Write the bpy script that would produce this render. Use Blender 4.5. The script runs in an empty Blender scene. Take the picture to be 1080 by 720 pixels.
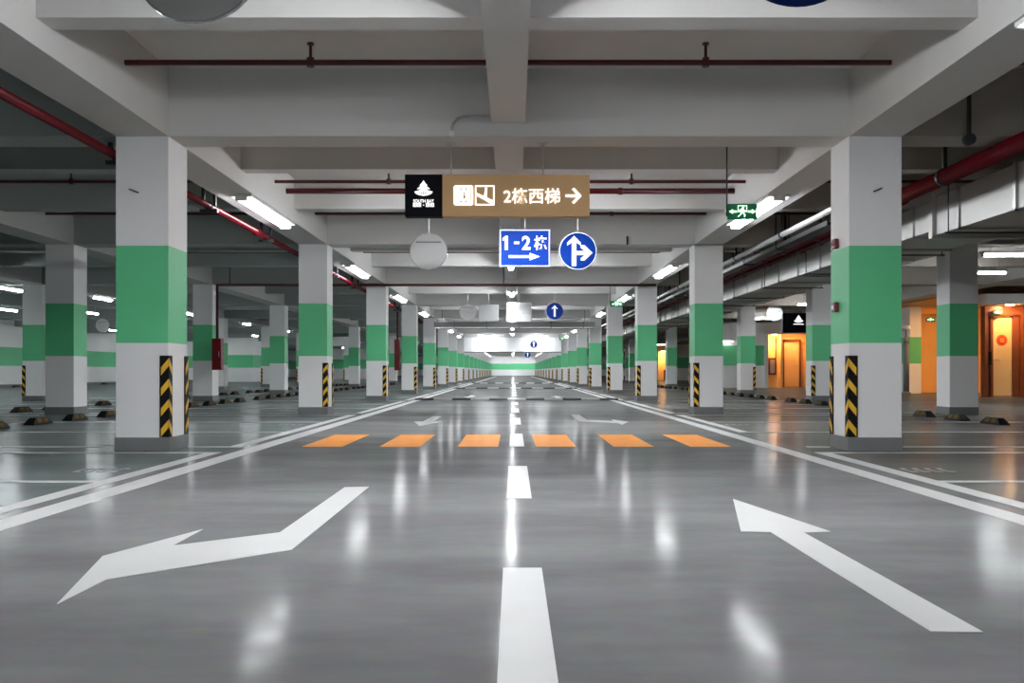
import bpy, bmesh, math, random
from mathutils import Vector, Matrix
random.seed(7)
S = bpy.context.scene
C = S.collection
PI = math.pi

# ------------------------------------------------------------------ materials
def new_mat(name):
    m = bpy.data.materials.new(name); m.use_nodes = True
    nt = m.node_tree
    return m, nt, nt.nodes['Principled BSDF']

def simple(name, col, rough=0.5, metal=0.0, var=0.0, scale=3.0, bump=0.0, spec=0.5):
    m, nt, b = new_mat(name)
    b.inputs['Base Color'].default_value = (*col, 1)
    b.inputs['Roughness'].default_value = rough
    b.inputs['Metallic'].default_value = metal
    b.inputs['Specular IOR Level'].default_value = spec
    tc = nt.nodes.new('ShaderNodeNewGeometry')
    nz = nt.nodes.new('ShaderNodeTexNoise'); nz.inputs['Scale'].default_value = scale
    nz.inputs['Detail'].default_value = 4
    nt.links.new(tc.outputs['Position'], nz.inputs['Vector'])
    if var > 0:
        mx = nt.nodes.new('ShaderNodeMix'); mx.data_type = 'RGBA'
        mx.inputs['A'].default_value = (*[c * (1 - var) for c in col], 1)
        mx.inputs['B'].default_value = (*[min(1, c * (1 + var)) for c in col], 1)
        nt.links.new(nz.outputs['Fac'], mx.inputs['Factor'])
        nt.links.new(mx.outputs['Result'], b.inputs['Base Color'])
    if bump > 0:
        bp = nt.nodes.new('ShaderNodeBump'); bp.inputs['Strength'].default_value = bump
        bp.inputs['Distance'].default_value = 0.01
        nt.links.new(nz.outputs['Fac'], bp.inputs['Height'])
        nt.links.new(bp.outputs['Normal'], b.inputs['Normal'])
    return m

def emit(name, col, strength, base=(0.8, 0.8, 0.8)):
    m, nt, b = new_mat(name)
    b.inputs['Base Color'].default_value = (*base, 1)
    b.inputs['Emission Color'].default_value = (*col, 1)
    b.inputs['Emission Strength'].default_value = strength
    return m

def floor_mat(name, c1, c2, rough, streak=True):
    m, nt, b = new_mat(name)
    N, L = nt.nodes, nt.links
    g = N.new('ShaderNodeNewGeometry')
    n1 = N.new('ShaderNodeTexNoise'); n1.inputs['Scale'].default_value = 0.55; n1.inputs['Detail'].default_value = 6
    n1.inputs['Roughness'].default_value = 0.6
    mp = N.new('ShaderNodeMapping'); mp.inputs['Scale'].default_value = (0.8, 2.2, 1)
    L.new(g.outputs['Position'], mp.inputs['Vector']); L.new(mp.outputs['Vector'], n1.inputs['Vector'])
    rp = N.new('ShaderNodeValToRGB')
    rp.color_ramp.elements[0].position = 0.33; rp.color_ramp.elements[0].color = (*c1, 1)
    rp.color_ramp.elements[1].position = 0.68; rp.color_ramp.elements[1].color = (*c2, 1)
    L.new(n1.outputs['Fac'], rp.inputs['Fac'])
    n2 = N.new('ShaderNodeTexNoise'); n2.inputs['Scale'].default_value = 9; n2.inputs['Detail'].default_value = 5
    L.new(g.outputs['Position'], n2.inputs['Vector'])
    mx = N.new('ShaderNodeMix'); mx.data_type = 'RGBA'; mx.blend_type = 'OVERLAY'
    mx.inputs['Factor'].default_value = 0.12
    L.new(rp.outputs['Color'], mx.inputs['A']); L.new(n2.outputs['Color'], mx.inputs['B'])
    L.new(mx.outputs['Result'], b.inputs['Base Color'])
    n3 = N.new('ShaderNodeTexNoise'); n3.inputs['Scale'].default_value = 2.2; n3.inputs['Detail'].default_value = 5
    L.new(mp.outputs['Vector'], n3.inputs['Vector'])
    mr = N.new('ShaderNodeMapRange')
    mr.inputs['From Min'].default_value = 0.3; mr.inputs['From Max'].default_value = 0.7
    mr.inputs['To Min'].default_value = rough - 0.02; mr.inputs['To Max'].default_value = rough + 0.05
    L.new(n3.outputs['Fac'], mr.inputs['Value']); L.new(mr.outputs['Result'], b.inputs['Roughness'])
    # matt body under a thin, fairly sharp clear coat
    b.inputs['Specular IOR Level'].default_value = 0.0
    gl = N.new('ShaderNodeBsdfGlossy'); L.new(mr.outputs['Result'], gl.inputs['Roughness'])
    fr = N.new('ShaderNodeFresnel'); fr.inputs['IOR'].default_value = 1.16
    mu = N.new('ShaderNodeMath'); mu.operation = 'MULTIPLY'; mu.inputs[1].default_value = 0.25
    L.new(fr.outputs['Fac'], mu.inputs[0])
    ms = N.new('ShaderNodeMixShader'); out = N['Material Output']
    L.new(mu.outputs[0], ms.inputs['Fac']); L.new(b.outputs['BSDF'], ms.inputs[1]); L.new(gl.outputs['BSDF'], ms.inputs[2])
    L.new(ms.outputs['Shader'], out.inputs['Surface'])
    return m

M = {}
M['lane'] = floor_mat('lane_epoxy', (0.132, 0.132, 0.134), (0.208, 0.207, 0.210), 0.11)
M['bay'] = floor_mat('bay_epoxy', (0.120, 0.140, 0.140), (0.170, 0.190, 0.187), 0.12)
M['bay_r'] = floor_mat('bay_epoxy_brown_reflection', (0.125, 0.120, 0.112), (0.175, 0.168, 0.158), 0.12)  # brown reflection from overhead put into the right floor colour
M['paint'] = simple('white_wall_paint', (0.80, 0.80, 0.808), 0.62, var=0.035, scale=0.9, bump=0.05)
M['ceil'] = simple('ceiling_paint', (0.62, 0.612, 0.60), 0.75, var=0.06, scale=0.6, bump=0.05)
M['ceil_side'] = simple('dimmed_grey_green_ceiling', (0.36, 0.39, 0.38), 0.75, var=0.06, scale=0.6, bump=0.05)  # dim light of the left side put into a darker ceiling colour
M['green'] = simple('green_band_paint', (0.105, 0.53, 0.245), 0.5, var=0.04, scale=0.9, bump=0.04)
M['plinth'] = simple('grey_skirting_paint', (0.165, 0.172, 0.175), 0.5, var=0.12, scale=4)
M['line'] = simple('white_road_paint', (0.52, 0.52, 0.517), 0.45, var=0.08, scale=3.5)
M['line_faint'] = simple('worn_white_road_paint', (0.30, 0.30, 0.297), 0.4, var=0.18, scale=6)
M['orange'] = simple('orange_road_paint', (0.86, 0.31, 0.04), 0.6, var=0.14, scale=5, spec=0.15)
M['black'] = simple('black_rubber', (0.005, 0.0045, 0.0045), 0.6, var=0.2, scale=12, spec=0.2)
M['yellow'] = simple('yellow_reflective', (0.80, 0.46, 0.03), 0.4, var=0.06, scale=8)
M['yellow_dull'] = simple('dull_yellow_strip', (0.12, 0.075, 0.008), 0.8, var=0.2, scale=20, spec=0.1)  # much darker yellow than on the corner guards
M['red'] = simple('fire_pipe_red', (0.115, 0.003, 0.008), 0.2, var=0.08, scale=3)
M['red_dark'] = simple('dark_red_pipe', (0.075, 0.004, 0.007), 0.35, var=0.1, scale=3)
M['redbox'] = simple('red_enamel', (0.14, 0.006, 0.010), 0.35, var=0.06, scale=4)
M['steel'] = simple('galvanised_steel', (0.50, 0.51, 0.51), 0.38, metal=0.75, var=0.08, scale=5)
M['duct'] = simple('galvanised_duct', (0.46, 0.46, 0.45), 0.45, metal=0.35, var=0.07, scale=2.5)
M['rod'] = simple('dark_steel_rod', (0.03, 0.032, 0.034), 0.5, metal=0.3, var=0.1, scale=8)
M['lightrod'] = simple('white_steel_rod', (0.7, 0.7, 0.68), 0.4, var=0.04, scale=8)
M['alu'] = simple('brushed_aluminium', (0.78, 0.79, 0.80), 0.13, metal=0.95, var=0.04, scale=3)
M['alu_dark'] = simple('dull_aluminium', (0.50, 0.51, 0.52), 0.25, metal=0.9, var=0.05, scale=3)
M['insul'] = simple('silver_pipe_jacket', (0.70, 0.71, 0.72), 0.33, metal=0.4, var=0.06, scale=4)
M['gold'] = simple('bronze_gold_panel', (0.66, 0.40, 0.17), 0.5, metal=0.0, var=0.05, scale=2)
M['ink'] = simple('near_black_panel', (0.003, 0.0035, 0.007), 0.6, var=0.1, scale=2, spec=0.1)
M['blue'] = simple('blue_sign_film', (0.002, 0.030, 0.23), 0.6, var=0.03, scale=2, spec=0.08)
M['navy'] = simple('blue_sign_film_deep', (0.003, 0.018, 0.13), 0.6, var=0.03, scale=2, spec=0.1)
M['signwhite'] = simple('white_sign_film', (0.85, 0.87, 0.88), 0.45, var=0.02, scale=2)
M['glow'] = emit('backlit_white_letter', (1.0, 0.97, 0.92), 0.45)
M['exit_green'] = emit('exit_green_panel', (0.0, 0.10, 0.035), 0.15, (0.0, 0.06, 0.025))
M['exit_white'] = emit('exit_pictogram_light', (0.45, 1.0, 0.55), 1.0)
M['tube'] = emit('fluorescent_tube', (0.95, 0.975, 1.0), 20)
M['tube_c'] = emit('fluorescent_tube_short', (0.95, 0.975, 1.0), 100)
M['tube_side'] = emit('fluorescent_tube_side_aisle', (0.93, 0.98, 1.0), 30)
M['tube_dim'] = emit('fluorescent_tube_dim', (1.0, 0.98, 0.93), 2.5)
M['tray'] = simple('dark_painted_tray', (0.05, 0.05, 0.052), 0.5, metal=0.3, var=0.1, scale=6)
M['ceil_right'] = simple('warm_grey_ceiling', (0.42, 0.385, 0.345), 0.75, var=0.06, scale=0.6, bump=0.05)  # warmer and darker than the lane ceiling
M['duct_band'] = simple('dull_grey_duct', (0.06, 0.06, 0.06), 0.5, var=0.08, scale=4)
M['warm'] = emit('warm_downlight', (1.0, 0.58, 0.24), 120)
M['housing'] = simple('white_lamp_housing', (0.8, 0.8, 0.8), 0.4, var=0.02, scale=4)
M['orangewall'] = simple('amber_lobby_wall', (0.86, 0.50, 0.19), 0.5, var=0.05, scale=1)
M['wood'] = simple('red_brown_door_frame', (0.20, 0.05, 0.018), 0.35, var=0.15, scale=5)
M['doorleaf'] = simple('honey_door_leaf', (0.92, 0.62, 0.28), 0.4, var=0.05, scale=3)
M['redpaper'] = simple('red_paper', (0.62, 0.03, 0.01), 0.6, var=0.05, scale=9)
M['goldpaper'] = simple('gold_paper', (0.80, 0.36, 0.05), 0.5, var=0.05, scale=9)
M['darkbrown'] = simple('dark_brown_cladding', (0.06, 0.04, 0.028), 0.45, var=0.1, scale=3)
M['greycloth'] = simple('grey_sleeve', (0.16, 0.18, 0.19), 0.6, var=0.2, scale=9)

# ------------------------------------------------------------------ geometry helpers
class MB:
    """Collects shapes into one mesh; each shape may carry its own material slot."""
    def __init__(s): s.v = []; s.f = []; s.mi = []; s.sm = []
    def add(s, vs, fs, mi=0, smooth=False):
        o = len(s.v); s.v += [tuple(p) for p in vs]
        for f in fs: s.f.append(tuple(i + o for i in f)); s.mi.append(mi); s.sm.append(smooth)
        return s
    def box(s, x0, x1, y0, y1, z0, z1, mi=0, bev=0.0):
        if bev <= 0:
            vs = [(x, y, z) for z in (z0, z1) for y in (y0, y1) for x in (x0, x1)]
            s.add(vs, [(0, 2, 3, 1), (4, 5, 7, 6), (0, 1, 5, 4), (2, 6, 7, 3), (0, 4, 6, 2), (1, 3, 7, 5)], mi)
        else:
            bm = bmesh.new(); bmesh.ops.create_cube(bm, size=1)
            for v in bm.verts:
                v.co = Vector(((x0 + x1) / 2 + v.co.x * (x1 - x0), (y0 + y1) / 2 + v.co.y * (y1 - y0), (z0 + z1) / 2 + v.co.z * (z1 - z0)))
            bmesh.ops.bevel(bm, geom=bm.edges[:], offset=bev, segments=2, affect='EDGES', profile=0.5)
            s.bm(bm, mi)
        return s
    def bm(s, bm, mi=0, smooth=False):
        bm.verts.index_update()
        s.add([v.co[:] for v in bm.verts], [[v.index for v in f.verts] for f in bm.faces], mi, smooth)
        bm.free(); return s
    def cyl(s, p0, p1, r, n=12, mi=0, r1=None):
        p0, p1 = Vector(p0), Vector(p1); r1 = r if r1 is None else r1
        d = (p1 - p0).normalized(); u = d.orthogonal().normalized(); w = d.cross(u)
        vs = []
        for p, rr in ((p0, r), (p1, r1)):
            for k in range(n):
                a = 2 * PI * k / n; vs.append(p + (u * math.cos(a) + w * math.sin(a)) * rr)
        o = len(s.v); s.v += [tuple(p) for p in vs]
        for k in range(n):
            s.f.append((o + k, o + (k + 1) % n, o + n + (k + 1) % n, o + n + k)); s.mi.append(mi); s.sm.append(True)
        s.f.append(tuple(o + k for k in range(n))[::-1]); s.mi.append(mi); s.sm.append(False)
        s.f.append(tuple(o + n + k for k in range(n))); s.mi.append(mi); s.sm.append(False)
        return s
    def path(s, pts, r, n=10, mi=0):
        for a, b in zip(pts[:-1], pts[1:]): s.cyl(a, b, r, n, mi)
        for p in pts[1:-1]:
            bm = bmesh.new(); bmesh.ops.create_icosphere(bm, subdivisions=2, radius=r * 1.12, matrix=Matrix.Translation(p)); s.bm(bm, mi, True)
        return s
    def poly_floor(s, pts, z0=0.0005, z1=0.003, mi=0):
        n = len(pts); area = sum(pts[i][0] * pts[(i + 1) % n][1] - pts[(i + 1) % n][0] * pts[i][1] for i in range(n))
        if area < 0: pts = pts[::-1]
        vs = [(x, y, z0) for x, y in pts] + [(x, y, z1) for x, y in pts]
        fs = [tuple(range(n, 2 * n)), tuple(range(n))[::-1]] + [(i, (i + 1) % n, n + (i + 1) % n, n + i) for i in range(n)]
        return s.add(vs, fs, mi)
    def poly_wall(s, pts, y0, y1, mi=0):
        """pts are (x, z); the face at y0 looks towards -Y."""
        n = len(pts); area = sum(pts[i][0] * pts[(i + 1) % n][1] - pts[(i + 1) % n][0] * pts[i][1] for i in range(n))
        if area < 0: pts = pts[::-1]
        vs = [(x, y0, z) for x, z in pts] + [(x, y1, z) for x, z in pts]
        fs = [tuple(range(n)), tuple(range(n, 2 * n))[::-1]] + [(i, n + i, n + (i + 1) % n, (i + 1) % n) for i in range(n)]
        return s.add(vs, fs, mi)
    def disc(s, cx, cz, r, y0, y1, n=40, mi=0, bev=0):
        return s.poly_wall([(cx + r * math.cos(2 * PI * k / n), cz + r * math.sin(2 * PI * k / n)) for k in range(n)], y0, y1, mi)
    def ring(s, cx, cz, r0, r1, y0, y1, n=40, mi=0):
        vs = []
        for y in (y0, y1):
            for r in (r0, r1):
                vs += [(cx + r * math.cos(2 * PI * k / n), y, cz + r * math.sin(2 * PI * k / n)) for k in range(n)]
        fs = []
        for k in range(n):
            q = (k + 1) % n
            fs += [(k, n + k, n + q, q)[::-1], (2 * n + k, 2 * n + q, 3 * n + q, 3 * n + k)[::-1],
                   (n + k, 3 * n + k, 3 * n + q, n + q)[::-1], (k, q, 2 * n + q, 2 * n + k)[::-1]]
        return s.add(vs, fs, mi)
    def frame(s, x0, x1, z0, z1, t, y0, y1, mi=0):
        s.box(x0, x1, y0, y1, z0, z0 + t, mi); s.box(x0, x1, y0, y1, z1 - t, z1, mi)
        s.box(x0, x0 + t, y0, y1, z0 + t, z1 - t, mi); s.box(x1 - t, x1, y0, y1, z0 + t, z1 - t, mi); return s
    def mesh(s, name, mats):
        me = bpy.data.meshes.new(name); me.from_pydata(s.v, [], s.f)
        for m in (mats if isinstance(mats, (list, tuple)) else [mats]): me.materials.append(m)
        me.polygons.foreach_set('material_index', s.mi); me.polygons.foreach_set('use_smooth', s.sm)
        me.update(); return me
    def build(s, name, mats, parent=None, loc=(0, 0, 0)):
        return link(name, s.mesh(name, mats), parent, loc)

def link(name, me, parent=None, loc=(0, 0, 0)):
    o = bpy.data.objects.new(name, me); C.objects.link(o); o.parent = parent; o.location = loc; return o
def tag(o, label, cat, group=None):
    o['label'] = label; o['category'] = cat
    if group: o['group'] = group
    return o
def thing(name, label, cat, loc=(0, 0, 0), group=None):
    o = bpy.data.objects.new(name, None); o.empty_display_size = 0.1; C.objects.link(o); o.location = loc
    return tag(o, label, cat, group)
def struct(o): o['kind'] = 'structure'; return o
def copy_tree(o, parent=None):
    c = o.copy(); C.objects.link(c); c.parent = parent
    for ch in list(o.children): copy_tree(ch, c)
    return c
ORD = 'first second third fourth fifth sixth seventh eighth ninth tenth eleventh twelfth thirteenth fourteenth fifteenth sixteenth seventeenth eighteenth nineteenth twentieth'.split()
ORD += ['twenty-' + w for w in ORD[:9]] + ['thirtieth'] + ['thirty-' + w for w in ORD[:9]]

def text_mesh(name, txt, w, h, depth, mat, cx, cz, y, parent, bold=0.0, align=None):
    """Lettering as a mesh, fitted to w x h, centred on (cx, cz), facing -Y with its face at y."""
    cu = bpy.data.curves.new(name, 'FONT'); cu.body = txt; cu.size = 1; cu.extrude = 0.02; cu.offset = bold
    cu.resolution_u = 4
    tmp = bpy.data.objects.new(name + '_tmp', cu); C.objects.link(tmp)
    bpy.context.view_layer.update()
    me = bpy.data.meshes.new_from_object(tmp.evaluated_get(bpy.context.evaluated_depsgraph_get()))
    bpy.data.objects.remove(tmp); bpy.data.curves.remove(cu)
    me.name = name
    xs = [v.co.x for v in me.vertices]; ys = [v.co.y for v in me.vertices]
    x0, x1, y0, y1 = min(xs), max(xs), min(ys), max(ys)
    for v in me.vertices:
        px = (v.co.x - (x0 + x1) / 2) / (x1 - x0) * w; pz = (v.co.y - (y0 + y1) / 2) / (y1 - y0) * h
        v.co = Vector((cx + px, y + (0 if v.co.z > 0 else depth), cz + pz))
    me.materials.clear(); me.materials.append(mat); me.update()
    return link(name, me, parent)

# ------------------------------------------------------------------ dimensions (camera at the origin looking along +Y)
CAM_Z = 0.764
COL_Y = [8.75 + 7.45 * k for k in range(18)]           # front faces of the pillars
PW = 0.5                                               # pillar width
XL, XR = -3.54, 3.45                                   # centres of the two pillar rows on the lane
ZB = 3.006                                             # soffit of the main beams
ZS = 3.2                                               # soffit of the secondary beams
ZC = 3.65                                              # slab
X0, X1, Y0, Y1 = -25.0, 22.0, -28.0, 140.0
BAND0, BAND1 = 1.035, 1.962

# ------------------------------------------------------------------ setting
struct(MB().box(-2.75, 2.84, Y0, Y1, -0.2, 0.0).build('floor', M['lane']))
struct(MB().box(X0, -2.75, Y0, Y1, -0.2, 0.0).build('floor', M['bay']))
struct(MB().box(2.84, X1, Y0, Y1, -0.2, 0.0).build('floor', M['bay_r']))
struct(MB().box(XL, XR, Y0, Y1, ZC, ZC + 0.2).build('ceiling', M['ceil']))
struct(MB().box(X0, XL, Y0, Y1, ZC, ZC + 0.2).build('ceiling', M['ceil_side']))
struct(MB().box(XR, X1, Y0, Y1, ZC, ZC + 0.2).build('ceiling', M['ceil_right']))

def band_wall(name, x0, x1, y0, y1, z1=ZC):
    b = MB()
    b.box(x0, x1, y0, y1, 0, BAND0, 0); b.box(x0, x1, y0, y1, BAND0, BAND1, 1); b.box(x0, x1, y0, y1, BAND1, z1, 0)
    return struct(b.build(name, [M['paint'], M['green']]))
band_wall('wall_left', X0 - 0.2, X0, Y0, Y1)
band_wall('wall_right', X1, X1 + 0.2, Y0, Y1)
band_wall('wall_far', X0, X1, Y1, Y1 + 0.2)
band_wall('wall_near', X0, X1, Y0 - 0.2, Y0)
struct(MB().box(X0, X0 + 0.03, Y0, Y1, 0, 0.12).build('baseboard_left', M['plinth']))
struct(MB().box(X0, X1, Y1 - 0.03, Y1, 0, 0.12).build('baseboard_far', M['plinth']))
band_wall('wall_left_block', -21.4, -19.0, 67, 71)
band_wall('wall_left_return', -19.0, -13.2, 92, 92.3)

# beams: toned like the ceilings, with the left side's dimness put into its colour
def beam(x0, x1, y0, y1, z0, mat): struct(MB().box(x0, x1, y0, y1, z0, ZC + 0.01).build('ceiling_beam', M[mat]))
for xc, dz in ((XL, 0), (XR, 0), (-8.01, 0.0), (7.95, 0.0), (-12.4, 0.0), (12.4, 0)):
    beam(xc - PW / 2, xc + PW / 2, Y0, Y1, ZB - 0.002, 'ceil')
beam(-0.21, 0.11, Y0, Y1, ZS - 0.07, 'ceil')
for yc in [COL_Y[0] - 7.45 * q for q in (4, 3, 2, 1)] + COL_Y:
    beam(XL + PW / 2, XR - PW / 2, yc, yc + 0.42, ZB, 'ceil')
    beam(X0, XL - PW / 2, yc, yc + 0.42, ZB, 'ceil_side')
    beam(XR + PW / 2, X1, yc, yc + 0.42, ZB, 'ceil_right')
    for dy in (2.32, 5.02):
        beam(XL + PW / 2, XR - PW / 2, yc + dy, yc + dy + 0.23, ZS, 'ceil')
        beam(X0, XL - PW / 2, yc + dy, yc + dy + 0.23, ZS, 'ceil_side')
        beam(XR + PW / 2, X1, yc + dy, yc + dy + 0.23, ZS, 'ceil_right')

# ------------------------------------------------------------------ pillars
h = PW / 2
b = MB(); b.box(-h, h, -h, h, 0, BAND0, 0); b.box(-h, h, -h, h, BAND0, BAND1, 1); b.box(-h, h, -h, h, BAND1, ZB + 0.001, 0)
ME_SHAFT = b.mesh('shaft', [M['paint'], M['green']])
p = h + 0.012
ME_PLINTH = MB().box(-p, p, -p, p, 0, 0.135, bev=0.006).mesh('plinth', M['plinth'])

def guard_mesh(sx, sy):
    """Corner guard: an L of black rubber with yellow chevrons, peak on the corner."""
    t, w, z0, z1 = 0.010, 0.09, 0.137, 0.915
    b = MB()
    def q(ax, a, c, z, out):   # point on the leg: a = distance from corner
        if ax == 0: return (sx * (h + out - a), sy * (h + out), z)
        return (sx * (h + out), sy * (h + out - a), z)
    xs = sorted((sx * (h + t), sx * (h + t - w))); ys = sorted((sy * (h - 0.002), sy * (h + t)))
    b.box(xs[0], xs[1], ys[0], ys[1], z0, z1, 0)
    ys = sorted((sy * (h + t), sy * (h + t - w))); xs = sorted((sx * (h - 0.002), sx * (h + t)))
    b.box(xs[0], xs[1], ys[0], ys[1], z0, z1, 0)
    n = 4; pitch = (z1 - z0) / n
    for k in range(n):
        zt = z1 - 0.025 - k * pitch
        for ax in (0, 1):
            pts = [(0.002, zt), (0.002, zt - 0.075), (w - 0.014, zt - 0.165), (w - 0.014, zt - 0.09)]
            inner, outer = t, t + 0.0025
            vs = []
            for out in (inner, outer):
                for a, z in pts:
                    if ax == 0: vs.append((sx * (h + t - a), sy * (h + out), z))
                    else: vs.append((sx * (h + out), sy * (h + t - a), z))
            b.add(vs, [(0, 1, 2, 3), (7, 6, 5, 4), (0, 4, 5, 1), (1, 5, 6, 2), (2, 6, 7, 3), (3, 7, 4, 0)], 1)
    me = b.mesh('corner_guard', [M['black'], M['yellow']])
    bm = bmesh.new(); bm.from_mesh(me); bmesh.ops.recalc_face_normals(bm, faces=bm.faces[:]); bm.to_mesh(me); bm.free()
    return me
G = {(sx, sy): guard_mesh(sx, sy) for sx in (-1, 1) for sy in (-1, 1)}

def pillar(x, yfront, label, guards, group, seen=2):
    t = thing('pillar', label, 'pillar', (x, yfront + h, 0), group)
    link('shaft', ME_SHAFT, t); link('plinth', ME_PLINTH, t)
    for g in guards: link('corner_guard', G[g], t)
    return t
PILL = {}
for k, y in enumerate(COL_Y):
    PILL['L', k] = pillar(XL, y, f'white pillar with green band, {ORD[k]} from the camera along the left edge of the lane',
                          [(1, -1), (1, 1)], 'pillars along the left edge of the lane')
    PILL['R', k] = pillar(XR, y, f'white pillar with green band, {ORD[k]} from the camera along the right edge of the lane',
                          [(-1, -1), (-1, 1)], 'pillars along the right edge of the lane')
for k, y in enumerate(COL_Y[1:9]):
    pillar(-8.01, y, f'shaded green-banded pillar deeper in the left bays, {ORD[k]} of its row from the camera', [], 'pillars behind the left parking bays')
    pillar(7.95, y, f'shaded green-banded pillar deeper in the right bays, {ORD[k]} of its row from the camera',
           [(-1, -1)] if k == 1 else ([(1, -1)] if k == 2 else []), 'pillars behind the right parking bays')
for k, y in enumerate(COL_Y[2:9]):
    if k in (1,): continue
    pillar(-12.4, y, f'green-banded pillar across the next aisle at far left, {ORD[k]} of its row', [(-1, -1), (-1, 1)], 'pillars across the left aisle')
for k in (5, 6, 7):
    pillar(12.4, COL_Y[k], f'green-banded pillar past the amber lobby at right, {ORD[k-5]} of its row', [], 'pillars past the right lobby')
# wire stubs left in the two nearest pillars
MB().cyl((-0.12, -h - 0.012, 2.50), (-0.03, -h - 0.008, 2.465), 0.006, 8).build('anchor_stub', M['rod'], PILL['L', 0])
MB().cyl((-0.02, -h - 0.008, 2.475), (0.06, -h - 0.012, 2.51), 0.006, 8).build('anchor_stub', M['rod'], PILL['R', 0])

# alarm units on the lane face of the nearest right pillar
for z, nm, lb in ((2.02, 'fire_alarm_sounder', 'small red fire alarm sounder high on nearest right pillar, above the green band'),
                  (1.395, 'fire_call_point', 'small red fire call point on the green band of nearest right pillar')):
    t = thing(nm, lb, 'fire alarm', (XR - h, 8.75 + 0.32, z))
    MB().box(-0.045, 0.0, -0.05, 0.05, -0.045, 0.05, bev=0.008).build('housing', M['redbox'], t)
    MB().box(-0.052, -0.044, -0.022, 0.022, -0.02, 0.02, bev=0.003).build('faceplate', M['signwhite'] if z < 1.5 else M['red_dark'], t)

# ------------------------------------------------------------------ floor paint
def paint(name, label, cat, polys, mat='line', group=None):
    b = MB()
    for pts in polys: b.poly_floor(pts)
    return tag(b.build(name, M[mat]), label, cat, group)
def rect(x0, x1, y0, y1): return [(x0, y0), (x1, y0), (x1, y1), (x0, y1)]
paint('lane_edge_line', 'long white line along the left edge of the lane', 'road marking', [rect(-2.635, -2.455, 0.5, 139)])
paint('lane_edge_line', 'long white line along the right edge of the lane', 'road marking', [rect(2.53, 2.69, 0.5, 139)])
k = 0
y = 1.68
while y < 60:
    paint('centre_dash', f'white centre line dash, {ORD[k]} from the camera', 'road marking', [rect(-0.04, 0.11, y, y + 1.88)], group='dashes of the lane centre line')
    y += 3.83; k += 1
# arrows
AL = [(-1.497, 3.01), (-1.696, 3.789), (-1.50, 4.434), (-1.492, 4.015), (-1.106, 4.345), (-1.11, 6.04), (-0.954, 6.07), (-0.948, 3.924), (-1.491, 3.359)]
AR = [(1.313, 5.486), (1.082, 4.363), (1.22, 4.35), (1.223, 2.69), (1.374, 2.685), (1.374, 4.34), (1.512, 4.363)]
paint('turn_arrow', 'large white bent turn arrow painted on left half of lane, nearest camera', 'road arrow', [AL], group='arrows painted on the lane')
paint('straight_arrow', 'large white straight arrow painted on right half of lane, nearest camera', 'road arrow', [AR], group='arrows painted on the lane')
paint('straight_arrow', 'worn white straight arrow on left half of lane, just past the orange blocks', 'road arrow',
      [[(-x, 18.3 - yy) for x, yy in AR]], 'line_faint', 'arrows painted on the lane')
paint('turn_arrow', 'worn white bent turn arrow on right half of lane, just past the orange blocks', 'road arrow',
      [[(-x * 1.0 + 0.05, yy + 10.1) for x, yy in AL]], 'line_faint', 'arrows painted on the lane')
paint('straight_arrow', 'faint distant white arrow on left half of lane beyond the speed hump', 'road arrow',
      [[(-x, 32 - yy) for x, yy in AR]], 'line', 'arrows painted on the lane')
paint('straight_arrow', 'faint distant white arrow on right half of lane beyond the speed hump', 'road arrow',
      [[(x, 23 + yy) for x, yy in AR]], 'line', 'arrows painted on the lane')
for k, xc in enumerate((-1.94, -1.15, -0.36, 0.43, 1.22, 2.0)):
    paint('orange_block', f'orange rectangle painted across the lane, {ORD[k]} from left of six', 'road marking',
          [rect(xc - 0.205, xc + 0.205, 9.3, 11.05)], 'orange', 'orange blocks across the lane')
# parking bays: one comb of lines per bank of three bays
def bank(side, k):
    s = -1 if side == 'left' else 1
    ya = COL_Y[k - 1] + PW - 0.03 if k > 0 else COL_Y[0] - 7.45 + PW
    yb = COL_Y[k] - 0.1 if k >= 0 else 0
    xo, xi, xe = (2.88, 2.75, 7.72) if side == 'left' else (2.96, 2.83, 7.66)
    n = 3; st = (yb - 0.1 - ya) / n
    where = 'before the first pillar' if k == 0 else f'between the {ORD[k-1]} and {ORD[k]} pillars'
    y_first = ya + (st if side == 'right' and k == 1 else 0)
    pts = [(s * xi, y_first), (s * xi, ya + n * st + 0.1)]
    for i in range(n, -1, -1):
        yy = ya + i * st
        if yy + 0.01 < y_first:
            break
        pts += [(s * xe, yy + 0.1), (s * xe, yy)]
        if yy > y_first + 0.01: pts += [(s * xo, yy), (s * xo, yy - st + 0.1)]
    paint('parking_bay_lines', f'white comb of parking bay lines {side} of the lane, {where}', 'road marking', [pts], 'line', 'bay markings')
    if side == 'right' and k == 1:
        paint('bay_line', 'single white line beside the nearest right pillar, on its far side', 'road marking', [rect(2.96, xe, ya, ya + 0.1)])
    if side == 'left' and 0 < k < 6:
        for i in range(n + 1):
            paint('bay_line', f'white bay line behind the second row of left pillars, {ORD[(k-1)*4+i]} from camera', 'road marking', [rect(-12.2, -8.3, ya + i * st, ya + i * st + 0.1)], 'line', 'bay lines behind the left pillars')
for k in range(0, 8):
    bank('left', k); bank('right', k)
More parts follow.
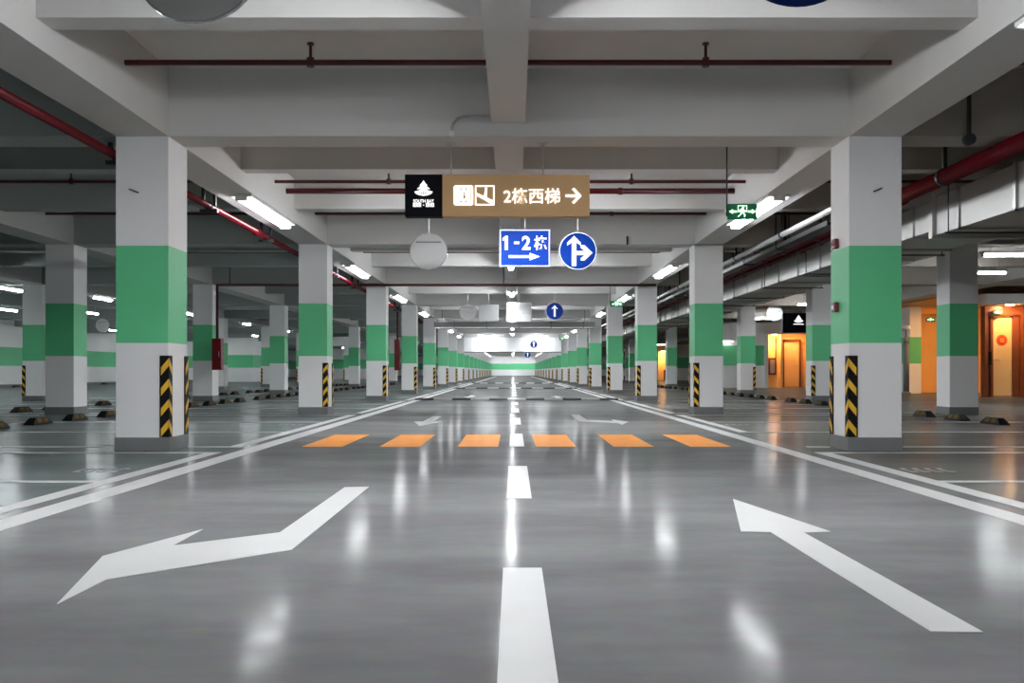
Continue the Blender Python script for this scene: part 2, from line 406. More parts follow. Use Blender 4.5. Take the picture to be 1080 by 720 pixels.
# stencilled bay numbers, too worn to read
def worn_number(x, y, label, sgn):
    P = []; r = random.Random(int(x * 10 + y))
    for c in range(4):
        cx = x + c * 0.095 * sgn
        P += [rect(cx, cx + 0.055, y, y + 0.05), rect(cx, cx + 0.02, y + 0.05, y + 0.22), rect(cx + 0.01, cx + 0.055, y + 0.22, y + 0.27)]
    paint('bay_stencil', label, 'road marking', P, 'line_faint')
worn_number(3.02, 6.95, 'worn stencilled characters on bay floor by the nearest right pillar', 1)
worn_number(-3.35, 6.95, 'worn stencilled characters on bay floor by the nearest left pillar', 1)
worn_number(3.05, 13.0, 'worn stencilled characters on bay floor right, between first and second pillars', 1)
worn_number(-3.35, 13.0, 'worn stencilled characters on bay floor left, between first and second pillars', 1)

# speed humps: rounded rubber strip in alternating segments
def hump(y, label):
    t = thing('speed_hump', label, 'speed hump', (0, y, 0), 'speed humps across the lane')
    prof = [(-0.17, 0), (-0.14, 0.022), (-0.08, 0.042), (0, 0.05), (0.08, 0.042), (0.14, 0.022), (0.17, 0)]
    n = 11; w = 5.42 / n
    for i in range(n):
        xa, xb = -2.62 + i * w, -2.62 + (i + 1) * w - 0.006
        vs = [(xa, a, z + 0.001) for a, z in prof] + [(xb, a, z + 0.001) for a, z in prof]
        m = len(prof)
        fs = [(j, m + j, m + j + 1, j + 1) for j in range(m - 1)] + [tuple(range(m)), tuple(range(m, 2 * m))[::-1]]
        MB().add(vs, fs).build('segment', M['black'] if i % 2 == 0 else M['line_faint'], t)
hump(24.6, 'low black and yellow rubber speed hump across lane, nearest of the humps')
hump(40.5, 'low speed hump across lane, second from camera')
hump(58.0, 'low speed hump across lane, farthest from camera')

# ------------------------------------------------------------------ wheel stops
L_, W_, H_ = 0.275, 0.075, 0.10
b = MB()
def prism(L0, L1, w0, w1, z0, z1, mi=0):
    vs = [(-w0, -L0, z0), (w0, -L0, z0), (w0, L0, z0), (-w0, L0, z0), (-w1, -L1, z1), (w1, -L1, z1), (w1, L1, z1), (-w1, L1, z1)]
    b.add(vs, [(3, 2, 1, 0), (4, 5, 6, 7), (0, 1, 5, 4), (1, 2, 6, 5), (2, 3, 7, 6), (3, 0, 4, 7)], mi)
prism(L_, L_ - 0.01, W_, W_, 0, 0.02); prism(L_ - 0.01, L_ - 0.12, W_, 0.045, 0.02, H_)
for s in (-1, 1):
    for (ya, yb) in ((-0.15, -0.03), (0.03, 0.15)):
        vs = []
        for off in (0.0, 0.004):
            for yy, z in ((ya, 0.035), (yb, 0.035), (yb, 0.085), (ya, 0.085)):
                wx = W_ - (z - 0.02) / 0.08 * 0.03 + off
                vs.append((s * wx, yy, z))
        b.add(vs, [(0, 1, 2, 3), (7, 6, 5, 4), (0, 4, 5, 1), (1, 5, 6, 2), (2, 6, 7, 3), (3, 7, 4, 0)], 1)
ME_STOP = b.mesh('wheel_stop', [M['black'], M['yellow_dull']])
def stop(x, y, label, group):
    tag(link('wheel_stop', ME_STOP, None, (x, y, 0.001)), label, 'wheel stop', group)
def stop_row(x, ks, desc, group):
    n = 0
    for k in ks:
        ya = COL_Y[k - 1] + PW; yb = COL_Y[k] - 0.1
        st = (yb - ya) / 3
        for i in range(3):
            for d in (-0.58, 0.58):
                stop(x, ya + (i + 0.5) * st + d, f'black rubber wheel stop with yellow strips, {ORD[n]} along {desc}', group); n += 1
stop_row(-6.86, range(1, 7), 'the first left line of stops', 'wheel stops in the left bays')
stop_row(-9.25, range(1, 7), 'the line behind left pillars', 'wheel stops behind the left pillars')
stop_row(6.95, range(1, 6), 'the first right line of stops', 'wheel stops in the right bays')
n = 0
for y in (37.5, 39.7, 42, 44.3, 46.6, 49, 51.4, 53.8, 56.2, 58.6):
    stop(-24.0, y, f'low black wheel stop at the foot of the far left wall, {ORD[n]} from camera', 'wheel stops along the left wall'); n += 1

# ------------------------------------------------------------------ lamps
def lamp_meshes(L, w, tm):
    a = MB().box(-w / 2, w / 2, -L / 2, L / 2, -0.035, 0, bev=0.006).mesh('housing', M['housing'])
    b = MB().cyl((0, -L / 2 + 0.04, -0.055), (0, L / 2 - 0.04, -0.058), 0.025, 8)
    e = MB().box(-w * 0.27, w * 0.27, -0.015, 0.015, -0.086, -0.03)
    return a, b.mesh('tube', M[tm]), e.mesh('end_cap', M['housing']), w, L
LM = {'side': lamp_meshes(2.3, 0.28, 'tube'), 'centre': lamp_meshes(1.2, 0.18, 'tube_c'), 'aisle': lamp_meshes(1.3, 0.18, 'tube_side'), 'dim': lamp_meshes(1.1, 0.18, 'tube_dim')}
def lamp(kind, x, y, z, label, group, rot=0, drop=0):
    t = thing('tube_light', label, 'ceiling light', (x, y, z), group); t.rotation_euler.z = rot
    hm, tm, em, w, L = LM[kind]
    link('housing', hm, t)
    for s in (-1, 1):
        link('tube', tm, t, (s * w * 0.15, 0, 0)); link('end_cap', em, t, (0, s * (L / 2 - 0.02), 0))
    if drop:
        me = MB().cyl((0, 0, -0.01), (0, 0, drop + 0.004), 0.008, 8).mesh('hanger_rod', M['lightrod'])
        for s in (-1, 1): link('hanger_rod', me, t, (0, s * L * 0.35, 0))
    return t
mids = [COL_Y[0] - 7.45 + 3.45] + [c + 3.98 for c in COL_Y[:-1]] + [COL_Y[-1] + 2.4]  # last entry is a lamp bay added to brighten the far wall
for k, y in enumerate(mids):
    w = 'before the first pillars' if k == 0 else f'between the {ORD[k-1]} and {ORD[k]} pillars'
    lamp('side', -3.44, y, ZB - 0.003, f'twin tube light under the beam left of the lane, {w}', 'tube lights over the left lane edge')
    lamp('side', 3.36, y, ZB - 0.003, f'twin tube light under the beam right of the lane, {w}', 'tube lights over the right lane edge')
    lamp('centre', -0.05, y - 0.12 + (0.35 if k == 0 else 0), ZS - 0.07, f'short tube light under the centre beam, {w}', 'tube lights over the lane centre', 0, 0.069)
    if 2 <= k <= 11:
        lamp('aisle', -12.4, y, ZB - 0.003, f'tube light under the third beam left of the lane, {w}', 'tube lights in the left aisle')
        lamp('aisle', -16.2, y, ZS - 0.15, f'tube light over the far left aisle, {w}', 'tube lights in the far left aisle', 0, ZC - ZS + 0.15)
for k, y in enumerate(mids[4:10]):  # extra lamp row added to brighten the left wall
    lamp('aisle', -21.8, y, ZS - 0.15, f'added tube light brightening the far left wall, {ORD[k]} of its row from the camera', 'added tube lights by the far left wall', 0, ZC - ZS + 0.15)
lamp('aisle', -13.4, 24.4, 3.0, 'tube light at far left edge, higher of the pair behind the banded pillar', 'tube lights at the left edge', 0, ZC - 3.0)
lamp('aisle', -18.0, 32.6, 3.0, 'tube light at far left edge, lower of the pair behind the banded pillar', 'tube lights at the left edge', 0, ZC - 3.0)
for x in (-1.7, 1.6):  # pair of lamps added to whiten the overhead panel
    lamp('aisle', x, 60.22, 3.09, f'added crosswise tube light brightening the white overhead panel, {"left" if x < 0 else "right"} of centre', 'crosswise lights added by the panel', PI / 2, ZC - 3.09)
for k in (1, 2, 3):  # unseen lamps behind the camera, put in to light the pillar fronts
    y = mids[0] - 7.45 * k
    for nm, x, z, kd in (('left edge', -3.44, ZB - 0.003, 'side'), ('right edge', 3.36, ZB - 0.003, 'side'), ('centre', -0.05, ZS - 0.07, 'centre')):
        lamp(kd, x, y, z, f'unseen tube light over the {nm} of the lane, {ORD[k-1]} one behind the viewer', 'unseen tube lights behind the viewer', 0, 0.069 if kd == 'centre' else 0)
lamp('aisle', 9.45, 17.25, ZB + 0.0, 'bright tube light at right behind the shaded second-row pillar', 'tube lights in the right aisle', PI / 2, ZC - (ZB + 0.0))
lamp('aisle', 10.3, 20.4, ZB + 0.0, 'bright tube light at right, above the lit lobby door', 'tube lights in the right aisle', PI / 2, ZC - (ZB + 0.0))
lamp('aisle', 9.9, 30.0, ZB, 'tube light at right in front of the black logo sign', 'tube lights in the right aisle', PI / 2, ZC - (ZB))
lamp('aisle', 10.2, 38.0, ZB - 0.002, 'tube light at right just before the amber lobby', 'tube lights in the right aisle', PI / 2, ZC - (ZB - 0.002))
lamp('dim', 9.62, 42.30, 2.20, 'bright tube light high on the banded wall beside the amber lobby', 'tube lights in the right aisle', PI / 2, ZC - (2.32))
lamp('dim', 10.1, 62.0, 2.62, 'distant tube light seen between the second and third right pillars', 'tube lights in the right aisle', PI / 2, ZC - (2.62))
lamp('aisle', 15.5, 22.0, ZB, 'tube light at far right edge before the lobby', 'tube lights in the right aisle', PI / 2, ZC - (ZB))

# ------------------------------------------------------------------ sprinkler pipes crossing the ceiling
def clamp_name(k): return ORD[k]
rows = []
for j in range(8):
    for base in (7.78, 10.12, 12.66): rows.append(base + 7.45 * j)
for k, y in enumerate(rows):
    t = thing('sprinkler_pipe', f'thin dark red sprinkler pipe crossing below the ceiling, {ORD[k]} from the camera', 'pipe', (0, y, 3.38), 'sprinkler pipes crossing the ceiling')
    MB().cyl((-12.1, 0, 0), (12.1, 0, 0), 0.024, 10).build('pipe_run', M['red_dark'], t)
    for x in (-10.1, -6.1, -1.72, 1.63, 6.0):
        MB().cyl((x, 0, 0.0), (x, 0, 0.15), 0.013, 8).cyl((x, 0, 0.15), (x, 0, 0.165), 0.03, 10).cyl((x, 0, -0.035), (x, 0, 0.04), 0.032, 10).build('sprinkler_head', M['red_dark'], t)
for k, y in enumerate((5.2, 2.67, 0.33, -2.2)):
    t = thing('sprinkler_pipe', f'dark red sprinkler pipe above the viewer, {ORD[k]} back from the frame edge', 'pipe', (0, y, 3.38), 'sprinkler pipes above the viewer')
    MB().cyl((-12.1, 0, 0), (12.1, 0, 0), 0.024, 10).build('pipe_run', M['red_dark'], t)
t = thing('sprinkler_main', 'thicker red pipe crossing the lane ceiling just behind the gold sign', 'pipe', (0, 13.3, 3.375))
MB().cyl((-3.29, 0, 0), (3.2, 0, 0), 0.042, 14).build('pipe_run', M['red'], t)
for x in (-1.5, 1.55): MB().cyl((x - 0.03, 0, 0), (x + 0.03, 0, 0), 0.052, 14).build('coupling', M['red'], t)
# the low crossing pipe with its drop to the hose cabinet
t = thing('hydrant_pipe', 'dark red pipe crossing lane below beams and dropping to red cabinet at left', 'pipe', (0, 0, 0))
MB().path([(3.62, 23.3, 2.955), (-7.52, 23.3, 2.955), (-7.52, 23.3, 1.6)], 0.034, 12).build('pipe_run', M['red_dark'], t)
for x in (-7.2, -0.25, 3.25): MB().cyl((x, 23.3, 2.955), (x, 23.3, 3.65), 0.012, 8).build('hanger_rod', M['rod'], t)
t = thing('hose_cabinet', 'narrow dark red hose cabinet on side of second-row left pillar', 'fire cabinet', (-7.52, 23.34, 0.80))
MB().box(-0.12, 0.12, -0.10, 0.10, 0, 0.80, bev=0.01).build('cabinet_body', M['redbox'], t)
MB().box(-0.10, 0.10, -0.112, -0.098, 0.03, 0.77, bev=0.004).build('cabinet_door', M['redbox'], t)
MB().box(0.06, 0.075, -0.13, -0.11, 0.33, 0.47).build('handle', M['steel'], t)
t = thing('hose_cabinet', 'narrow dark red hose cabinet beside the fourth left pillar', 'fire cabinet', (-3.95, 31.25, 0.80))
MB().box(-0.09, 0.09, -0.12, 0.10, 0, 1.05, bev=0.01).build('cabinet_body', M['redbox'], t)
MB().cyl((0, 0, 1.0), (0, 0, 2.0), 0.03, 10).build('riser_pipe', M['red_dark'], t)
# thin conduit in front of the second main beam
t = thing('conduit', 'thin pale conduit running across beam at the second pillars', 'conduit', (0, 16.12, 2.985))
MB().cyl((1.2, 0, 0), (4.2, 0, 0), 0.011, 8).build('conduit_run', M['steel'], t)
MB().cyl((2.0, 0, 0.0), (2.0, 0, 0.15), 0.016, 8).build('clip', M['rod'], t)

# ------------------------------------------------------------------ pipes, tray and duct along the aisles
def long_pipe(nm, label, x, z, r, mat, ya, yb, hang, hang0=2.6, rodw=0.014, coup=0, double=False):
    t = thing(nm, label, 'pipe', (x, 0, z))
    MB().cyl((0, ya, 0), (0, yb, 0), r, 20).build('pipe_run', M[mat], t)
    y = hang0
    while y < min(yb, 60):
        b = MB().cyl((0, y - 0.03, 0), (0, y + 0.03, 0), r + 0.012, 16)
        for dx in ((-r - 0.03, r + 0.03) if double else (0,)):
            b.box(dx - rodw, dx + rodw, y - 0.02, y + 0.02, 0, ZC - z)
        if double: b.box(-r - 0.07, r + 0.07, y - 0.025, y + 0.025, -r - 0.04, -r)
        b.build('hanger', M['rod'], t); y += hang
    y = hang0 + 1.0
    while coup and y < min(yb, 60):
        MB().cyl((0, y - 0.06, 0), (0, y - 0.02, 0), r + 0.02, 20).cyl((0, y + 0.02, 0), (0, y + 0.06, 0), r + 0.02, 20).build('coupling', M[mat], t); y += coup
    return t
long_pipe('fire_main', 'thick glossy red fire main running along the right bays under ceiling', 4.72, 2.89, 0.088, 'red', -6, 120, 2.95, 1.2, 0.022, 3.0)
long_pipe('fire_main', 'red fire main on black hangers running along the left bays', -3.88, 2.87, 0.042, 'red', -6, 120, 2.7, 0.9, 0.018, 4.0, True)
long_pipe('fire_main', 'dark red pipe running below the thick red fire main at right', 5.02, 2.88, 0.05, 'red_dark', 12.8, 120, 3.0, 15.0, 0.012, 4.0)
long_pipe('jacketed_pipe', 'silver jacketed pipe running nearest the lane among right ceiling pipes', 4.27, 2.935, 0.042, 'insul', 11.6, 120, 3.0, 2.6, 0.012)
t = thing('cable_tray', 'grey cable tray running between silver pipe and red main at right', 'cable tray', (4.47, 0, 2.80))
MB().box(-0.1, 0.1, 12.8, 100, 0, 0.006).box(-0.1, -0.092, 12.8, 100, 0, 0.07).box(0.092, 0.1, 12.8, 100, 0, 0.07).build('tray', M['tray'], t)
for x in (-0.065, -0.02, 0.03, 0.07): MB().cyl((x, 12.8, 0.026), (x, 100, 0.026), 0.018, 8).build('cable', M['black'], t)
for y in [c + d for c in COL_Y[:7] for d in (1.2, 4.0, 6.5) if c + d > 13]: MB().box(-0.115, 0.115, y, y + 0.03, -0.03, 0).box(-0.115, -0.1, y, y + 0.03, 0, 0.84).box(0.1, 0.115, y, y + 0.03, 0, 0.84).build('bracket', M['rod'], t)
# air duct
DX0, DX1, DZ0, DZ1 = 5.32, 6.38, 2.50, 2.92
t = thing('air_duct', 'large galvanised rectangular air duct running along the right bays', 'air duct', (0, 0, 0))
MB().box(DX0, DX1, -6, 11.6, 2.48, 2.96).build('duct_shell', M['duct'], t)
MB().box(DX0, DX1, 11.6, 62, 2.55, 2.93).build('duct_shell', M['duct'], t)
MB().box(DX0 - 0.05, DX1 + 0.05, 11.55, 11.65, 2.44, 3.0).build('flange', M['duct'], t)
y = 1.0
while y < 62:
    f = 0.028; DZ0 = 2.48 if y < 11.6 else 2.55; DZ1 = 2.96 if y < 11.6 else 2.93
    b = MB()
    b.box(DX0 - f, DX0, y, y + 0.04, DZ0 - f, DZ1 + f); b.box(DX1, DX1 + f, y, y + 0.04, DZ0 - f, DZ1 + f)
    b.box(DX0 - f, DX1 + f, y, y + 0.04, DZ0 - f, DZ0); b.box(DX0 - f, DX1 + f, y, y + 0.04, DZ1, DZ1 + f)
    b.build('flange', M['steel'], t); y += 1.24
y = 3.0
while y < 60:
    DZ0 = 2.48 if y < 11.6 else 2.55
    MB().cyl((DX0 - 0.06, y, DZ0 - 0.05), (DX0 - 0.06, y, ZC), 0.008, 8).cyl((DX1 + 0.06, y, DZ0 - 0.05), (DX1 + 0.06, y, ZC), 0.008, 8).box(DX0 - 0.1, DX1 + 0.1, y - 0.012, y + 0.012, DZ0 - 0.05, DZ0 - 0.03).build('duct_hanger', M['rod'], t); y += 2.7
# crossing duct over the lane
t = thing('air_duct', 'grey air duct crossing over the lane at the fifth pillars', 'air duct', (0, 0, 0))
MB().box(-3.2, 3.3, 37.0, 38.2, 2.54, 2.76).build('duct_shell', M['duct_band'], t)
MB().box(-3.22, 3.32, 36.99, 37.02, 2.52, 2.54).build('bottom_flange', M['signwhite'], t)
for x in (-2.4, -1.1, 0.2, 1.5, 2.8): MB().box(x, x + 0.04, 36.97, 38.23, 2.52, 2.78).build('flange', M['rod'], t)
for x in (-2.9, 2.9): MB().cyl((x, 37.3, 2.76), (x, 37.3, 3.65), 0.01, 8).build('duct_hanger', M['rod'], t)
# overhead panel closing the top of the lane
t = thing('overhead_panel', 'broad white panel hung across the lane at the eighth pillars', 'overhead panel', (0, 0, 0))
xx = -3.27
for w in (0.55, 1.05, 0.95, 1.35, 1.35, 1.19):
    MB().box(xx + 0.006, xx + w - 0.006, 60.70, 60.85, 2.06, 3.0, bev=0.004).build('panel_section', M['signwhite'], t); xx += w
MB().box(-3.27, 3.18, 60.68, 60.86, 2.02, 2.06).build('bottom_rail', M['rod'], t)
tag(MB().box(-12.1, -10.8, 60.70, 60.85, 2.45, 3.05, bev=0.004).build('overhead_panel', M['signwhite']), 'white overhead panel hung in the left aisle beyond the second pillar', 'overhead panel')

# ------------------------------------------------------------------ signs
def xz(px, py, y): return ((px - 541.5) * y / 968.0, CAM_Z + (391.5 - py) * y / 968.0)
PINE = [(0, 1), (0.13, 0.80), (0.27, 0.66), (0.14, 0.66), (0.44, 0.42), (0.20, 0.42), (0.22, 0.35), (0.62, 0.24), (0.52, 0.10), (0.30, 0.01), (0, -0.04)]
PINE = PINE + [(-x, z) for x, z in PINE[-2:0:-1]]
def pine(b, cx, cz, s, y0, y1, mi=0):
    b.poly_wall([(cx + x * s, cz + z * s) for x, z in PINE], y0, y1, mi)

# the gold light box
Y = 8.98
sx0, z1 = xz(427, 184, Y); sx1, z0 = xz(622, 228, Y); bx = xz(466.5, 0, Y)[0]
t = thing('directory_sign', 'long gold and black light-box sign over lane reading 2栋西梯 with white arrow', 'hanging sign', (0, 0, 0))
MB().box(bx, sx1, Y, Y + 0.12, z0, z1, bev=0.004).build('gold_panel', M['gold'], t)
lp = MB().box(sx0, bx, Y - 0.002, Y + 0.122, z0 - 0.002, z1 + 0.002, bev=0.004).build('black_panel', M['ink'], t)
lc = (sx0 + bx) / 2
b = MB(); pine(b, lc, z0 + 0.205, 0.145, Y - 0.008, Y - 0.002)
b.build('logo', M['glow'], lp)
g_ = MB()
for a_, c_ in (((0.0, 0.30), (0.0, 0.03)), ((-0.05, 0.12), (-0.28, 0.20)), ((0.05, 0.12), (0.28, 0.20))):
    x0_, z0_ = lc + a_[0] * .145, z0 + .205 + a_[1] * .145; x1_, z1_ = lc + c_[0] * .145, z0 + .205 + c_[1] * .145
    g_.cyl((x0_, Y - 0.008, z0_), (x1_, Y - 0.008, z1_), 0.004, 6)
g_.build('logo_line', M['ink'], lp)
text_mesh('lettering', 'SOUTH BAY', 0.20, 0.032, 0.005, M['glow'], lc, z0 + 0.148, Y - 0.008, lp, 0.01)
b = MB()
for i in range(5):
    if i == 2: b.box(lc - 0.004, lc + 0.004, Y - 0.008, Y - 0.002, z0 + 0.105, z0 + 0.113); continue
    cx = lc - 0.084 + i * 0.042; 
    b.frame(cx - 0.018, cx + 0.018, z0 + 0.092, z0 + 0.128, 0.007, Y - 0.008, Y - 0.002); b.box(cx - 0.004, cx + 0.004, Y - 0.008, Y - 0.002, z0 + 0.098, z0 + 0.122)
b.build('emblem_row', M['glow'], lp)
# lift icon (solid, with three small figures cut dark) and escalator icon (outline)
def rrect(x0, x1, z0, z1, r):
    pts = []
    for cx, cz, a0 in ((x1 - r, z1 - r, 0), (x0 + r, z1 - r, 90), (x0 + r, z0 + r, 180), (x1 - r, z0 + r, 270)):
        for q in range(5): a = math.radians(a0 + q * 22.5); pts.append((cx + r * math.cos(a), cz + r * math.sin(a)))
    return pts
ya, yb = Y - 0.006, Y + 0.001
ix0, iz1 = xz(478.5, 195.5, Y); ix1, iz0 = xz(499, 216.5, Y)
ic = MB().poly_wall(rrect(ix0, ix1, iz0, iz1, 0.02), ya, yb).build('lift_icon', M['glow'], t)
b = MB(); w = ix1 - ix0; hh = iz1 - iz0
for fx, fz in ((0.38, 0.82), (0.64, 0.82), (0.38, 0.18), (0.64, 0.18)): b.poly_wall([(ix0 + w * (fx - 0.07), iz0 + hh * (fz - 0.05 * (1 if fz > .5 else -1))), (ix0 + w * (fx + 0.07), iz0 + hh * (fz - 0.05 * (1 if fz > .5 else -1))), (ix0 + w * fx, iz0 + hh * (fz + 0.07 * (1 if fz > .5 else -1)))], ya - 0.003, ya)
for fx in (0.12, 0.88): b.box(ix0 + w * (fx - 0.015), ix0 + w * (fx + 0.015), ya - 0.003, ya, iz0 + hh * 0.12, iz0 + hh * 0.88)
b.box(ix0 + w * 0.5, ix0 + w * 0.6, ya - 0.003, ya, iz0 + hh * 0.33, iz0 + hh * 0.53); b.disc(ix0 + w * 0.55, iz0 + hh * 0.60, 0.009, ya - 0.003, ya, 12)
b.build('icon_detail', M['gold'], ic)
ix0, _ = xz(501, 0, Y); ix1, _ = xz(521.5, 0, Y)
w = ix1 - ix0
b = MB().frame(ix0, ix1, iz0, iz1, 0.012, ya, yb)
b.poly_wall([(ix0 + 0.01, iz0 + hh * 0.50), (ix0 + 0.01, iz0 + hh * 0.64), (ix1 - 0.01, iz0 + hh * 0.24), (ix1 - 0.01, iz0 + hh * 0.06), (ix0 + w * 0.75, iz0 + hh * 0.12)], ya, yb)
b.poly_wall([(ix0 + w * 0.44, iz0 + hh * 0.40), (ix0 + w * 0.52, iz0 + hh * 0.78), (ix0 + w * 0.62, iz0 + hh * 0.78), (ix0 + w * 0.60, iz0 + hh * 0.36)], ya, yb)
b.disc(ix0 + w * 0.57, iz0 + hh * 0.84, 0.012, ya, yb, 12)
b.build('escalator_icon', M['glow'], t)
cx, cz = xz(561, 206.5, Y)
text_mesh('lettering', '2栋西梯', (590.5 - 531) * Y / 968, 16.5 * Y / 968, 0.006, M['glow'], cx, cz, ya, t, 0.007)
def arrow_right(b, x0, x1, zc, hw, t_, head, y0, y1):
    b.box(x0, x1 - t_ * 0.8, y0, y1, zc - t_ / 2, zc + t_ / 2)
    for s in (-1, 1):
        b.poly_wall([(x1, zc), (x1 - head, zc + s * hw), (x1 - head - t_ * 0.9, zc + s * (hw - t_ * 0.55)), (x1 - t_ * 1.45, zc)], y0, y1)
ax0, az = xz(596.5, 206.5, Y); ax1, _ = xz(613.5, 0, Y)
b = MB(); arrow_right(b, ax0, ax1, az, 0.078, 0.024, 0.075, ya, yb); b.build('arrow', M['glow'], t)
for px in (475.5, 573):
    x = xz(px, 0, Y)[0]
    MB().cyl((x, Y + 0.06, z1), (x, Y + 0.06, ZB), 0.007, 8).cyl((x, Y + 0.06, ZB - 0.03), (x, Y + 0.06, ZB - 0.001), 0.018, 10).box(x - 0.05, x + 0.05, Y + 0.01, Y + 0.11, ZB - 0.007, ZB - 0.001).build('hanger_rod', M['steel'], t)
# conduit feeding the sign, bent down over the beam face
t = thing('conduit', 'bent grey conduit on beam face above the gold sign', 'conduit', (0, 0, 0))
pts = [(-0.21, 8.735, 3.192), (-0.30, 8.735, 3.192), (-0.46, 8.735, 3.19), (-0.53, 8.735, 3.17), (-0.575, 8.735, 3.12), (-0.585, 8.735, 3.03), (-0.585, 8.735, 2.985)]
MB().path(pts, 0.013, 8).build('conduit_run', M['steel'], t)
MB().box(-0.61, -0.56, 8.72, 8.75, 3.0, 3.05).build('junction_clip', M['lightrod'], t)

def rods(t, xs, y, za, zb, mat='lightrod', r=0.012):
    for x in xs: MB().cyl((x, y, za), (x, y, zb), r, 8).build('hanger_rod', M[mat], t)

# blue rectangular sign
Y = 13.85
x0, z1 = xz(526.5, 241.5, Y); x1, z0 = xz(580.5, 281.5, Y)
t = thing('direction_sign', 'blue rectangular hanging sign reading 1-2栋 over a white right arrow', 'hanging sign', (0, 0, 0))
MB().poly_wall(rrect(x0, x1, z0, z1, 0.02), Y, Y + 0.012).build('sign_plate', M['blue'], t)
MB().frame(x0 + 0.008, x1 - 0.008, z0 + 0.008, z1 - 0.008, 0.016, Y - 0.003, Y).build('border', M['signwhite'], t)
cx, cz = xz(545.0, 256, Y)
c1, _ = xz(543.5 - 2, 0, Y)
k_ = Y / 968; zm = xz(0, 256, Y)[1]; xa_ = xz(533.5, 0, Y)[0]
b = MB(); b.poly_wall([(xa_ - 1.2 * k_, zm - 7.3 * k_), (xa_ + 2.2 * k_, zm - 7.3 * k_), (xa_ + 2.2 * k_, zm + 7.3 * k_), (xa_ - 0.4 * k_, zm + 7.3 * k_), (xa_ - 3.4 * k_, zm + 5.0 * k_), (xa_ - 3.4 * k_, zm + 2.0 * k_), (xa_ - 1.2 * k_, zm + 3.3 * k_)], Y - 0.003, Y)
xb_ = xz(545, 0, Y)[0]; b.box(xb_ - 2.8 * k_, xb_ + 2.8 * k_, Y - 0.003, Y, zm - 1.2 * k_, zm + 1.2 * k_)
b.build('lettering', M['signwhite'], t)
text_mesh('lettering', '2', 9.0 * k_, 14.6 * k_, 0.003, M['signwhite'], xz(555, 0, Y)[0], zm, Y - 0.003, t, 0.03)
text_mesh('lettering', '栋', 13.6 * Y / 968, 15.2 * Y / 968, 0.003, M['signwhite'], xz(570.0, 0, Y)[0], xz(0, 256, Y)[1], Y - 0.003, t, 0.018)
a0, az = xz(536.5, 270.5, Y); a1, _ = xz(569.5, 0, Y)
b = MB().box(a0, a1 - 0.14, Y - 0.003, Y, az - 0.02, az + 0.02); b.poly_wall([(a1, az), (a1 - 0.155, az + 0.057), (a1 - 0.155, az - 0.057)], Y - 0.003, Y); b.build('arrow', M['signwhite'], t)
rods(t, [xz(553.5, 0, Y)[0]], Y + 0.02, z1 - 0.1, ZS + 0.001)

UP = [(0, .78), (.40, .34), (.36, .24), (.12, .42), (.12, -.72), (-.12, -.72), (-.12, .42), (-.36, .24), (-.40, .34)]
def round_sign(px, py, r, Y, label, mat='blue', symbol=None, name='round_sign', cat='hanging sign', group=None, rodmat='lightrod', top=ZS + 0.001, x=None, z=None):
    cx, cz = xz(px, py, Y)
    t = thing(name, label, cat, (cx, Y, cz), group)
    MB().disc(0, 0, r, 0, 0.012, 48).build('sign_plate', M[mat], t)
    if symbol is not None:
        if py > -50: MB().ring(0, 0, r * 0.93, r * 0.975, -0.003, 0, 48).build('border', M['signwhite'], t)
        b = MB()
        if symbol == 'up': b.poly_wall([(x_ * r * .85, z_ * r * .85) for x_, z_ in UP], -0.003, 0)
        else:
            o = -0.2
            b.poly_wall([((x_ * 0.85 + o) * r, z_ * r * .85) for x_, z_ in [(0, .92), (.42, .5), (.42, .32), (.14, .5), (.14, -.92), (-.14, -.92), (-.14, .5), (-.42, .32), (-.42, .5)]], -0.003, 0)
            b.poly_wall([((o + .12) * r, -.22 * r), ((o + .12) * r, 0.0), (.34 * r, 0.0), (.14 * r, .16 * r), (.14 * r, .30 * r), (.34 * r, .30 * r), (.76 * r, -.10 * r), (.34 * r, -.50 * r), (.14 * r, -.50 * r), (.14 * r, -.38 * r), (.34 * r, -.22 * r)], -0.003, 0)
        b.build('arrow', M['signwhite'], t)
    else:
        MB().box(-r * 0.66, r * 0.66, -0.022, 0, r * 0.48, r * 0.54).build('stiffener', M['alu_dark'], t)
        MB().ring(0, 0, r * 0.965, r, -0.005, 0, 48).build('rim', M['alu_dark'], t)
    MB().cyl((0, 0.02, r * 0.4), (0, 0.02, top - cz), 0.011, 8).box(-0.05, 0.05, 0.0, 0.04, top - cz - 0.006, top - cz).build('hanger_rod', M[rodmat], t)
    return t
round_sign(609.5, 264.5, 0.292, 13.85, 'blue round hanging sign with white straight and right arrows', symbol='both')
round_sign(452, 265, 0.284, 13.85, 'bare aluminium back of round sign hanging left of the blue signs', mat='alu', name='sign_back').rotation_euler.x = -0.10
round_sign(208, -39.6, 0.268, 3.85, 'aluminium back of round sign cut by top edge, nearest camera', mat='alu', name='sign_back').rotation_euler.x = -0.12
round_sign(841, -69, 0.30, 3.85, 'dark blue round sign cut by the top edge, nearest camera', mat='navy', symbol='up')
round_sign(585, 328, 0.285, 28.7, 'small blue round sign with white straight arrow over right half of lane', mat='navy', symbol='up')
round_sign(493.5, 329, 0.27, 28.7, 'small aluminium back of round sign, leftmost of the distant sign backs', mat='alu', name='sign_back')
round_sign(563, 363, 0.25, 58.0, 'tiny dark round sign in front of the white overhead panel', mat='navy', symbol='up', rodmat='rod')
round_sign(556.5, 374, 0.26, 73.6, 'tiny dark round sign seen just below the white overhead panel', mat='navy', symbol='up', rodmat='rod')
round_sign(108, 343, 0.30, 39.0, 'pale round sign back hanging in the far left aisle', mat='signwhite', name='sign_back')
round_sign(817, 330, 0.29, 33.2, 'pale round sign back hanging before the amber lobby at right', mat='alu_dark', name='sign_back')
